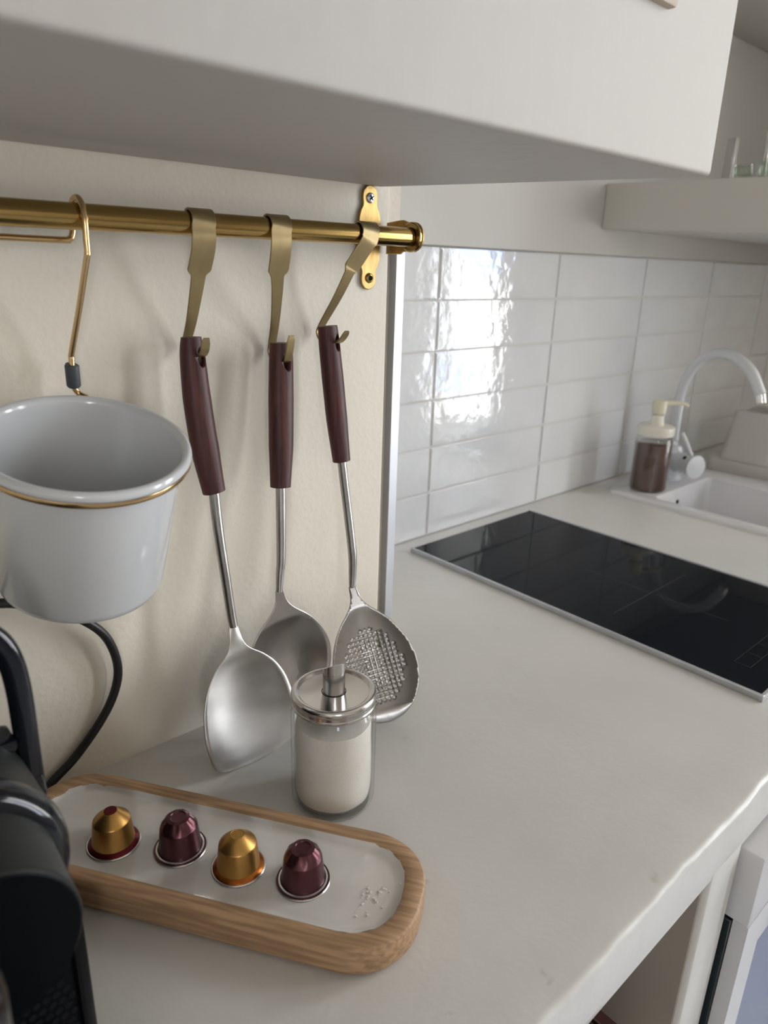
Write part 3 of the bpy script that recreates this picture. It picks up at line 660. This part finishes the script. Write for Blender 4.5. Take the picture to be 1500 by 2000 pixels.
hook('flat bronze strap hook slanting down to the perforated skimmer', 0.4345, 0.4285,
     [(0.4270, 0.4912, 0.4360, .0180), (0.4229, 0.4955, 0.4270, .0180), (0.4180, 0.5008, 0.4160, .0180), (0.4163, 0.5026, 0.4110, .0112), (0.4120, 0.5120, 0.3920, .0100), (0.4083, 0.5225, 0.3750, .0088), (0.4068, 0.5285, 0.3660, .0080),
      (0.4060, 0.5310, 0.3600, .0076), (0.4055, 0.5270, 0.3540, .0076), (0.4055, 0.5180, 0.3520, .0076), (0.4058, 0.5050, 0.3530, .0076), (0.4060, 0.4985, 0.3565, .0074), (0.4064, 0.4945, 0.3610, .0070), (0.4066, 0.4930, 0.3636, .0050)], (0.4285, 0.5, 0.4424))

# ------------------------------------------------------------------ utensils
def handle_shaft(t, base, hpts, ra, rb_, hole, spts, sr):
    q = ellip(catmull(hpts, 6), ra, rb_, 24); o = mk('handle', off(q[0], base), q[1], 'handle', parent=t, ang=50)
    c_ = lathe([(0, -0.03), (0.0048, -0.03), (0.0048, 0.03), (0, 0.03)], 20)
    cz = [V((v.x * 0.8, v.y * 1.5, v.z)) for v in c_[0]]
    boolean(o, (off([V((hole[0] + v.x, hole[1] + v.z, hole[2] + v.y)) for v in cz], base), c_[1]), 'handle')
    o.data.materials.clear(); o.data.materials.append(M['handle'])
    q = tube(catmull(spts, 6), sr, 16); mk('shaft', off(q[0], base), q[1], 'shaft', parent=t)

# wok spatula
b0 = V((0.2705, 0.513, 0.362))
sp_ = thing('wok_spatula', 'wide steel wok spatula with dark wooden handle, hanging beside the white pot', 'spatula', b0)
handle_shaft(sp_, b0, [(0.2703, 0.5135, 0.3625), (0.2704, 0.513, 0.348), (0.2712, 0.511, 0.315), (0.2738, 0.507, 0.275), (0.2775, 0.503, 0.2405)],
             [0.0078, 0.0098, 0.0110, 0.0112, 0.0092], [0.0062, 0.0078, 0.0088, 0.0090, 0.0078], (0.2742, 0.513, 0.3478),
             [(0.2774, 0.5032, 0.2440), (0.2779, 0.5015, 0.2200), (0.2786, 0.499, 0.1973), (0.2806, 0.496, 0.1653), (0.2826, 0.4932, 0.1330), (0.2836, 0.4915, 0.1210)], [0.0044, 0.0044, 0.0042, 0.0042, 0.0040, 0.0036])
def head(t, base, N, T, w, prof, depth, name='head', m='steel', nu=24, thick=0.0011, tipbow=0.0):
    """blade lofted from neck N to tip T; prof = [(s, halfwidth, dish, cup)]"""
    N, T = V(N), V(T); a = (T - N).normalized(); L_ = (T - N).length; w = V(w); w = (w - a * w.dot(a)).normalized(); nn = a.cross(w)
    if nn.y > 0: nn = -nn
    vs, fs = [], []
    P = catmull([V(p[:3]) for p in prof], 5); D = catmull([V((p[3], 0, 0)) for p in prof], 5)
    for i, p in enumerate(P):
        for j in range(nu + 1):
            u = 2 * j / nu - 1
            s = p.x * L_ - tipbow * (u * u) * (p.x ** 3)
            vs.append(N + a * s + w * (p.y * u) - nn * (p.z * (1 - u * u)) - nn * D[i].x)
    for i in range(len(P) - 1):
        for j in range(nu):
            k = i * (nu + 1) + j; fs.append((k, k + 1, k + nu + 2, k + nu + 1))
    o = mk(name, off(vs, base), fs, m, parent=t, ang=60)
    md = o.modifiers.new('thickness', 'SOLIDIFY'); md.thickness = thick; md.offset = 0
    return o
head(sp_, b0, (0.2836, 0.4915, 0.1240), (0.2862, 0.4605, 0.0006), (1, 0.0, 0),
     [(0.0, 0.0040, -0.0020, 0.002), (0.08, 0.0052, -0.001, 0.002), (0.16, 0.0078, 0.000, 0.002), (0.215, 0.0135, 0.001, 0.002), (0.28, 0.0240, 0.004, 0.002), (0.36, 0.0330, 0.007, 0.001), (0.46, 0.0395, 0.009, 0.0), (0.57, 0.0434, 0.009, 0), (0.72, 0.0455, 0.007, 0), (0.86, 0.0448, 0.004, 0), (0.93, 0.0430, 0.0025, 0), (0.97, 0.0405, 0.002, 0), (0.99, 0.0375, 0.0016, 0), (1.0, 0.0345, 0.0015, 0)], 0.01, name='blade', tipbow=0.005, m='blade')

# soup ladle
b1 = V((0.351, 0.512, 0.354))
ld = thing('wok_ladle', 'steel wok ladle with dark wooden handle, hanging between spatula and skimmer', 'ladle', b1)
handle_shaft(ld, b1, [(0.3515, 0.5125, 0.3545), (0.3511, 0.512, 0.340), (0.3490, 0.510, 0.3078), (0.3462, 0.507, 0.2686), (0.3428, 0.504, 0.2325)],
             [0.0095, 0.0104, 0.0110, 0.0108, 0.0090], [0.0075, 0.0082, 0.0088, 0.0088, 0.0076], (0.3516, 0.512, 0.3398),
             [(0.3430, 0.5042, 0.236), (0.3412, 0.502, 0.2070), (0.3396, 0.500, 0.1822), (0.3378, 0.4982, 0.1640), (0.3358, 0.4972, 0.1545), (0.3332, 0.4950, 0.1380)], [0.0044, 0.0044, 0.0042, 0.0040, 0.0036, 0.0030])
DISH = [(0.0, .0038), (0.07, .0050), (0.12, .0074), (0.16, .0110), (0.20, .0160), (0.245, .0222), (0.30, .0286), (0.37, .0346), (0.46, .0402), (0.55, .0436), (0.632, .0445), (0.75, .0422), (0.85, .0359), (0.92, .0278), (0.97, .0176), (0.99, .0100), (1.0, .0020)]
head(ld, b1, (0.3334, 0.4952, 0.1395), (0.3410, 0.4795, 0.0222), (-0.9936, 0.0737, -0.0856),
     [(s_, b_, 0.021 * max(0.0, 1 - ((s_ - 0.632) / 0.40) ** 2), 0.0) for s_, b_ in DISH], 0.0, name='bowl')

# skimmer with a real perforated dish
b2 = V((0.402, 0.512, 0.366))
sm = thing('skimmer', 'perforated steel skimmer with dark wooden handle, hanging at the rail end', 'skimmer', b2)
handle_shaft(sm, b2, [(0.4012, 0.513, 0.3665), (0.4022, 0.512, 0.352), (0.4049, 0.510, 0.3207), (0.4076, 0.507, 0.2837), (0.4103, 0.503, 0.2455)],
             [0.0088, 0.0096, 0.0100, 0.0098, 0.0082], [0.0070, 0.0078, 0.0084, 0.0084, 0.0074], (0.4068, 0.512, 0.3528),
             [(0.4102, 0.5032, 0.248), (0.4124, 0.5005, 0.2200), (0.4144, 0.498, 0.196), (0.4158, 0.492, 0.1556), (0.4152, 0.4905, 0.1348), (0.4135, 0.489, 0.1220)], [0.0042, 0.0042, 0.0042, 0.0042, 0.0038, 0.0030])
from mathutils.geometry import delaunay_2d_cdt
def skimmer_head():
    N, T = V((0.4132, 0.4885, 0.1225)), V((0.4140, 0.4275, 0.0016)); a = (T - N).normalized(); L_ = (T - N).length
    ph = math.radians(38); w = V((math.cos(ph), -math.sin(ph), 0)); w = (w - a * w.dot(a)).normalized(); nn = a.cross(w)
    if nn.y > 0: nn = -nn
    # outline in (s, u): a slender neck flaring into an oval
    sc, hs, hu = L_ * 0.60, L_ * 0.40, 0.0412
    prof = catmull([V((a_ * L_, b_ * 0.0412 / 0.0445, 0)) for a_, b_ in DISH], 5)
    def bw(s_):
        for p, q in zip(prof, prof[1:]):
            if p.x <= s_ <= q.x and q.x > p.x: return p.y + (q.y - p.y) * (s_ - p.x) / (q.x - p.x)
        return prof[-1].y
    out = [(p.x, p.y) for p in prof] + [(p.x, -p.y) for p in prof[::-1]]
    pts = [V(p) for p in out]; edges = [(i, (i + 1) % len(out)) for i in range(len(out))]
    holes = []; pit = 0.0047; hr = 0.00125
    for i in range(-9, 10):
        for j in range(-9, 10):
            s, u = sc + 0.002 + i * pit, j * pit
            if (s - sc - 0.001) ** 2 / (hs * 0.70) ** 2 + u * u / (hu * 0.70) ** 2 < 1: holes.append((s, u))
    for (s, u) in holes:
        b = len(pts)
        for k in range(10):
            q = 2 * PI * k / 10; pts.append(V((s + hr * math.cos(q), u + hr * math.sin(q))))
        edges += [(b + k, b + (k + 1) % 10) for k in range(10)]
    for i in range(60):
        for j in range(-20, 21):
            s, u = i * 0.0021, j * 0.0021
            if 0.001 < s < L_ - 0.001 and abs(u) < bw(s) - 0.0007 and all((s - h_[0]) ** 2 + (u - h_[1]) ** 2 > (hr + 0.0006) ** 2 for h_ in holes): pts.append(V((s, u)))
    V2, E2, F2, *_ = delaunay_2d_cdt(pts, edges, [], 1, 1e-7)
    fs = []
    for f_ in F2:
        c_ = (V2[f_[0]] + V2[f_[1]] + V2[f_[2]]) / 3
        if any((c_.x - h_[0]) ** 2 + (c_.y - h_[1]) ** 2 < (hr * 0.97) ** 2 for h_ in holes): continue
        fs.append(tuple(f_))
    vs = []
    for p in V2:
        d = 0.0125 * max(0.0, 1 - ((p.x - sc) / (hs * 1.1)) ** 2) * max(0.0, 1 - (p.y / max(bw(p.x), 1e-4)) ** 2)
        vs.append(N + a * p.x + w * p.y - nn * d)
    o = mk('perforated_dish', off(vs, b2), fs, 'steel', parent=sm, ang=70)
    md = o.modifiers.new('thickness', 'SOLIDIFY'); md.thickness = 0.001; md.offset = 0
skimmer_head()

# ------------------------------------------------------------------ tray with capsules
av = V((0.55, -0.835, 0)).normalized(); wv = V((0.835, 0.55, 0)).normalized()
tc_ = av * (-0.2085) + wv * 0.3645
ang = math.atan2(av.y, av.x) - math.pi / 2 + PI
tr = thing('wooden_tray', 'long rounded mango wood tray with a glossy white inlay', 'tray', (tc_.x, tc_.y, 0), (0, 0, ang))
def tray_mesh():
    bm = bmesh.new()
    def lp(hx, hy, r, z): return [bm.verts.new((p[0], p[1], z)) for p in rrect(hx, hy, r, 12, 2.15)]
    A = [lp(.0440, .1470, .0400, 0.0), lp(.0478, .1508, .0430, .0022), lp(.0500, .1530, .0450, .0065), lp(.0502, .1532, .0452, .0200), lp(.0498, .1528, .0448, .0236), lp(.0486, .1516, .0438, .0250),
         lp(.0388, .1402, .0345, .0250), lp(.0380, .1394, .0338, .0244), lp(.0370, .1384, .0330, .0215), lp(.0362, .1376, .0322, .0200)]
    for P, Q in zip(A, A[1:]):
        for i in range(len(P)): bm.faces.new((P[i], P[(i + 1) % len(P)], Q[(i + 1) % len(P)], Q[i]))
    bm.faces.new(A[0][::-1]); bm.faces.new(A[-1]); return bmout(bm)
g = tray_mesh(); mk('tray_body', g[0], g[1], 'mango', parent=tr, ang=50)
def inlay():
    bm = bmesh.new()
    def lp(hx, hy, r, z):
        return [bm.verts.new((p[0] + 0.0005 * math.sin(i * 1.7), p[1] + 0.0005 * math.sin(i * 0.9), z)) for i, p in enumerate(rrect(hx, hy, r, 12, 2.15))]
    A = [lp(.0384, .1398, .0343, .0247), lp(.0376, .1390, .0335, .0240), lp(.0364, .1377, .0325, .0220), lp(.0345, .1357, .0310, .0210), lp(.030, .131, .027, .0208)]
    for P, Q in zip(A, A[1:]):
        for i in range(len(P)): bm.faces.new((P[i], P[(i + 1) % len(P)], Q[(i + 1) % len(P)], Q[i]))
    bm.faces.new(A[-1]); return bmout(bm)
g = inlay(); mk('white_inlay', g[0], g[1], 'marble', parent=tr, ang=60)

def capsule(label, loc, kind):
    t = thing('coffee_capsule', label, 'capsule', loc, group=None); t['group'] = 'coffee capsules on the tray'
    body, rim = {'red': ('capgold', 'capred'), 'gold': ('capgold', 'caporange'), 'plum': ('cappurple', 'cappurple')}[kind]
    vs, fs = lathe([(0, 0), (0.0178, 0), (0.0186, 0.0004), (0.0187, 0.0009), (0.0182, 0.0014), (0.0172, 0.0014)], 48); mk('foil_lid', vs, fs, 'foil', parent=t)
    if kind == 'plum':
        vs, fs = lathe([(0.0183, 0.0013), (0.0180, 0.0020), (0.0172, 0.0020), (0.0170, 0.00135)], 48); mk('rim_line', vs, fs, 'cappurple', parent=t)
        vs, fs = lathe([(0.0170, 0.0014), (0.0168, 0.0022), (0.0157, 0.0024), (0.0152, 0.0016)], 48); mk('rim_ring', vs, fs, 'foil', parent=t)
    else:
        vs, fs = lathe([(0.0178, 0.0013), (0.0174, 0.0019), (0.0158, 0.0030), (0.0148, 0.0036)], 48); mk('rim_ring', vs, fs, rim, parent=t)
    if kind == 'plum':
        fl = lambda a, k: (1 + (0.035 * math.cos(10 * a) * max(0.0, min(1.0, (k - 5) / 1.0)) if k < 8 else 1 * 0))
        prof = [(0.0154, 0.0016), (0.0150, 0.0030), (0.0130, 0.0195), (0.0128, 0.0203), (0.0126, 0.0206), (0.0122, 0.0214), (0.0110, 0.0240), (0.0080, 0.0273)]
        vs, fs = lathe(prof, 60, f=fl)
        v2, f2 = lathe([(0.0080, 0.0273), (0.0058, 0.0281), (0.0054, 0.0280), (0.0050, 0.0274), (0, 0.0273)], 60)
        J = join((vs, fs), (v2, f2)); mk('capsule_body', J[0], J[1], body, parent=t, ang=24)
    else:
        prof = [(0.0150, 0.0030), (0.0148, 0.0036), (0.0130, 0.0198), (0.0128, 0.0206), (0.0124, 0.0212), (0.0052, 0.0278), (0.0046, 0.0281), (0.0042, 0.0278), (0, 0.0277)]
        vs, fs = lathe(prof, 48); mk('capsule_body', vs, fs, body, parent=t, ang=30)
        if kind == 'red':
            vs, fs = lathe([(0.0047, 0.02795), (0.0044, 0.0284), (0, 0.0285)], 32); mk('red_dot', vs, fs, 'capred', parent=t)
zt = 0.0209
capsule('gold capsule with a dark red rim and red dot, at the coffee machine end', (0.1428, 0.4285, zt), 'red')
capsule('plum capsule standing between the red-dotted gold capsule and the plain gold one', (0.1762, 0.3930, zt), 'plum')
capsule('plain gold capsule with an orange rim between the two plum capsules', (0.1988, 0.3518, zt), 'gold')
capsule('plum capsule nearest the rounded free end of the tray', (0.2260, 0.3135, zt), 'plum')
# spilled crumbs on the inlay
cg = []
for k in range(30):
    x, y = random.gauss(0.2505, 0.0085), random.gauss(0.2735, 0.0055); s = random.uniform(0.0003, 0.0008)
    cg.append(rbox(x - s, x + s, y - s, y + s, zt, zt + s * 1.2, 0))
J = join(*cg); tag(mk('sugar_crumbs', J[0], J[1], 'sugar', smooth=False), 'pale crumbs scattered at the free end of the tray', 'crumbs', kind='stuff')

# ------------------------------------------------------------------ sugar pourer
jc = V((0.3088, 0.3850, 0.0))
jr = thing('sugar_pourer', 'glass sugar pourer with steel spout lid standing behind the tray', 'sugar dispenser', jc)
vs, fs = lathe([(0, 0.0), (0.0300, 0.0), (0.0328, 0.0012), (0.0340, 0.0045), (0.0342, 0.010), (0.0342, 0.078), (0.0338, 0.083), (0.0322, 0.0875), (0.0310, 0.090), (0.0310, 0.094)], 72)
v2, f2 = lathe([(0.0290, 0.094), (0.0290, 0.089), (0.0312, 0.083), (0.0318, 0.078), (0.0318, 0.011), (0.0308, 0.0065), (0.0280, 0.0048), (0, 0.0045)], 72)
J = join((vs, fs), (v2, f2)); mk('glass_jar', J[0], J[1], 'glass', parent=jr, ang=60)
def sgf(a, k): return 1 + 0.010 * math.sin(3 * a + k * 0.8) + 0.007 * math.sin(7 * a - k * 1.3)
vs, fs = lathe([(0, 0.0050), (0.0272, 0.0052), (0.0300, 0.0075), (0.0306, 0.014), (0.0306, 0.025), (0.0304, 0.036), (0.0305, 0.048), (0.0303, 0.060), (0.0304, 0.070), (0.0298, 0.0745), (0.018, 0.077), (0, 0.078)], 64, f=sgf)
mk('sugar', vs, fs, 'sugar', parent=jr, ang=60)
lid = mk('lid', *lathe([(0.0305, 0.0905), (0.0333, 0.0905), (0.0337, 0.0912), (0.0337, 0.0925), (0.0331, 0.0932), (0.0331, 0.0955), (0.0337, 0.0962), (0.0339, 0.0985), (0.0337, 0.1005), (0.0325, 0.1018), (0.0312, 0.1022), (0.0292, 0.1018), (0.0278, 0.1004), (0.0270, 0.1000), (0, 0.1000)], 72), 'steel_pol', parent=jr, ang=40)
# slanted-cut spout tube
bm = bmesh.new(); n = 32; rows = []
for (r, z, cut) in ((0.0088, 0.0995, 0), (0.0088, 0.1215, 1), (0.0080, 0.1215, 1), (0.0080, 0.1002, 0)):
    rows.append([bm.verts.new((r * math.cos(2 * PI * i / n), r * math.sin(2 * PI * i / n), z + cut * (0.0065 * math.cos(2 * PI * i / n + 1.85)))) for i in range(n)])
for P, Q in zip(rows, rows[1:]):
    for i in range(n): bm.faces.new((P[i], P[(i + 1) % n], Q[(i + 1) % n], Q[i]))
g = bmout(bm); mk('spout', g[0], g[1], 'steel_pol', parent=jr, ang=40)
vs, fs = lathe([(0.0092, 0.1003), (0.0098, 0.1001)], 32); mk('spout_gap', vs, fs, 'dark', parent=lid)

# ------------------------------------------------------------------ coffee machine
cmx = V((0.031, 0.40, 0.0))
cm = thing('coffee_machine', 'black capsule coffee machine with a raised bail lever beside the tray', 'coffee machine', cmx)
def CM(vs): return off(vs, cmx)
HC = V((0.0313, 0.0, 0.1494))
def ylathe(prof, n=64):   # profile (r, y)
    vs, fs = lathe(prof, n); return [V((HC.x + v.x, v.z, HC.z + v.y)) for v in vs], fs
q = ylathe([(0, 0.262), (0.0392, 0.262), (0.0401, 0.2632), (0.0401, 0.2660), (0.0404, 0.268), (0.0420, 0.296), (0.0424, 0.300)]); hd = mk('brew_head', CM(q[0]), q[1], ['black_grey'], parent=cm)
q = ylathe([(0, 0.2612), (0.0384, 0.2612), (0.0390, 0.2619), (0.0390, 0.2624)]); mk('front_disc', CM(q[0]), q[1], 'black_matt', parent=hd)
q = ylathe([(0.0424, 0.2995), (0.0462, 0.3005), (0.0490, 0.3035), (0.0505, 0.308), (0.0510, 0.313), (0.0500, 0.3165)]); mk('gloss_ring', CM(q[0]), q[1], 'black_gloss', parent=cm)
q = ylathe([(0.0498, 0.3160), (0.0495, 0.330), (0.0493, 0.500), (0.045, 0.512), (0, 0.514)]); mk('barrel', CM(q[0]), q[1], 'black_grey', parent=cm)
g = prism([(p[0] + 0.0318, p[1] + 0.405) for p in rrect(0.0527, 0.105, 0.017, 6)], 0.0, 0.104, 0.006, 3, which='rim'); lb = mk('lower_body', CM(g[0]), g[1], 'black_matt', parent=cm)
q = rbox(0.0745, 0.0762, 0.2990, 0.3020, 0.012, 0.098, 0); mk('groove', CM(q[0]), q[1], 'dark', parent=lb, smooth=False)
hg = []
for r_ in range(9):
    for c_ in range(11):
        x, z = 0.0705 - c_ * 0.0048 - (0.0024 if r_ % 2 else 0), 0.072 - r_ * 0.0056
        if x + 0.0 > 0.069 and z > 0.07: continue
        vs, fs = lathe([(0, 0.0003), (0.0018, 0.0003), (0.0021, 0.0)], 10); hg.append((orient(vs, (0, -1, 0), (x, 0.3001, z)), fs))
J = join(*hg); vp = mk('vent_holes', CM(J[0]), J[1], 'dark', parent=lb, smooth=False); vp['kind'] = 'stuff'
g = prism([(p[0] + 0.0318, p[1] + 0.235) for p in rrect(0.040, 0.062, 0.016, 6)], 0.0, 0.030, 0.004, 2, which='rim'); mk('drip_tray', CM(g[0]), g[1], 'black_matt', parent=cm)
q = tube(catmull([(0.0045, 0.226, 0.105), (0.0045, 0.224, 0.130), (0.0045, 0.220, 0.185), (0.0045, 0.223, 0.200), (0.0045, 0.230, 0.206)], 5), [0.024, 0.027, 0.0272, 0.022, 0.004], 36); mk('coffee_outlet', CM(q[0]), q[1], 'black_gloss', parent=hd)
lvp = catmull([(0.0818, 0.362, 0.143), (0.0816, 0.361, 0.162), (0.0816, 0.360, 0.186), (0.0814, 0.360, 0.209), (0.0795, 0.360, 0.226), (0.0745, 0.360, 0.2385), (0.0660, 0.360, 0.2460), (0.0500, 0.360, 0.2500), (0.0313, 0.360, 0.2510),
               (0.0126, 0.360, 0.2500), (-0.0034, 0.360, 0.2460), (-0.0119, 0.360, 0.2385), (-0.0169, 0.360, 0.226), (-0.0188, 0.360, 0.209), (-0.0190, 0.360, 0.186), (-0.0192, 0.362, 0.143)], 5)
q = ellip(lvp, [0.0062] * 3, [0.0048] * 3, 16); lev = mk('lever', CM(q[0]), q[1], 'black_gloss', parent=cm)
for sx in (1, -1):
    vs, fs = lathe([(0, 0), (0.0088, 0), (0.0094, 0.001), (0.0094, 0.005), (0.008, 0.006), (0, 0.006)], 28)
    mk('pivot', CM(orient(vs, (sx, 0, 0), (0.0313 + sx * 0.0490, 0.362, 0.146))), fs, 'black_gloss', parent=lev)
q = rbox(-0.012, 0.076, 0.352, 0.372, 0.176, 0.184, 0.003, 2); mk('lever_bridge', CM(q[0]), q[1], 'black_gloss', parent=lev)
cd = catmull([(0.031, 0.512, 0.170), (0.060, 0.518, 0.186), (0.1087, 0.521, 0.185), (0.135, 0.523, 0.175), (0.160, 0.524, 0.160), (0.181, 0.525, 0.1397), (0.1915, 0.527, 0.1194), (0.1952, 0.5285, 0.0947), (0.1896, 0.5300, 0.072), (0.1762, 0.5315, 0.0499), (0.1548, 0.532, 0.0273), (0.1364, 0.5310, 0.0153), (0.120, 0.528, 0.0065), (0.09, 0.525, 0.0042), (0.05, 0.527, 0.0042)], 6)
q = tube(cd, 0.0036, 14); mk('power_cord', CM(q[0]), q[1], 'rubber', parent=cm)

# ------------------------------------------------------------------ lift everything built at worktop height to its place above the floor
for o in TOP:
    o.location.z += ZC
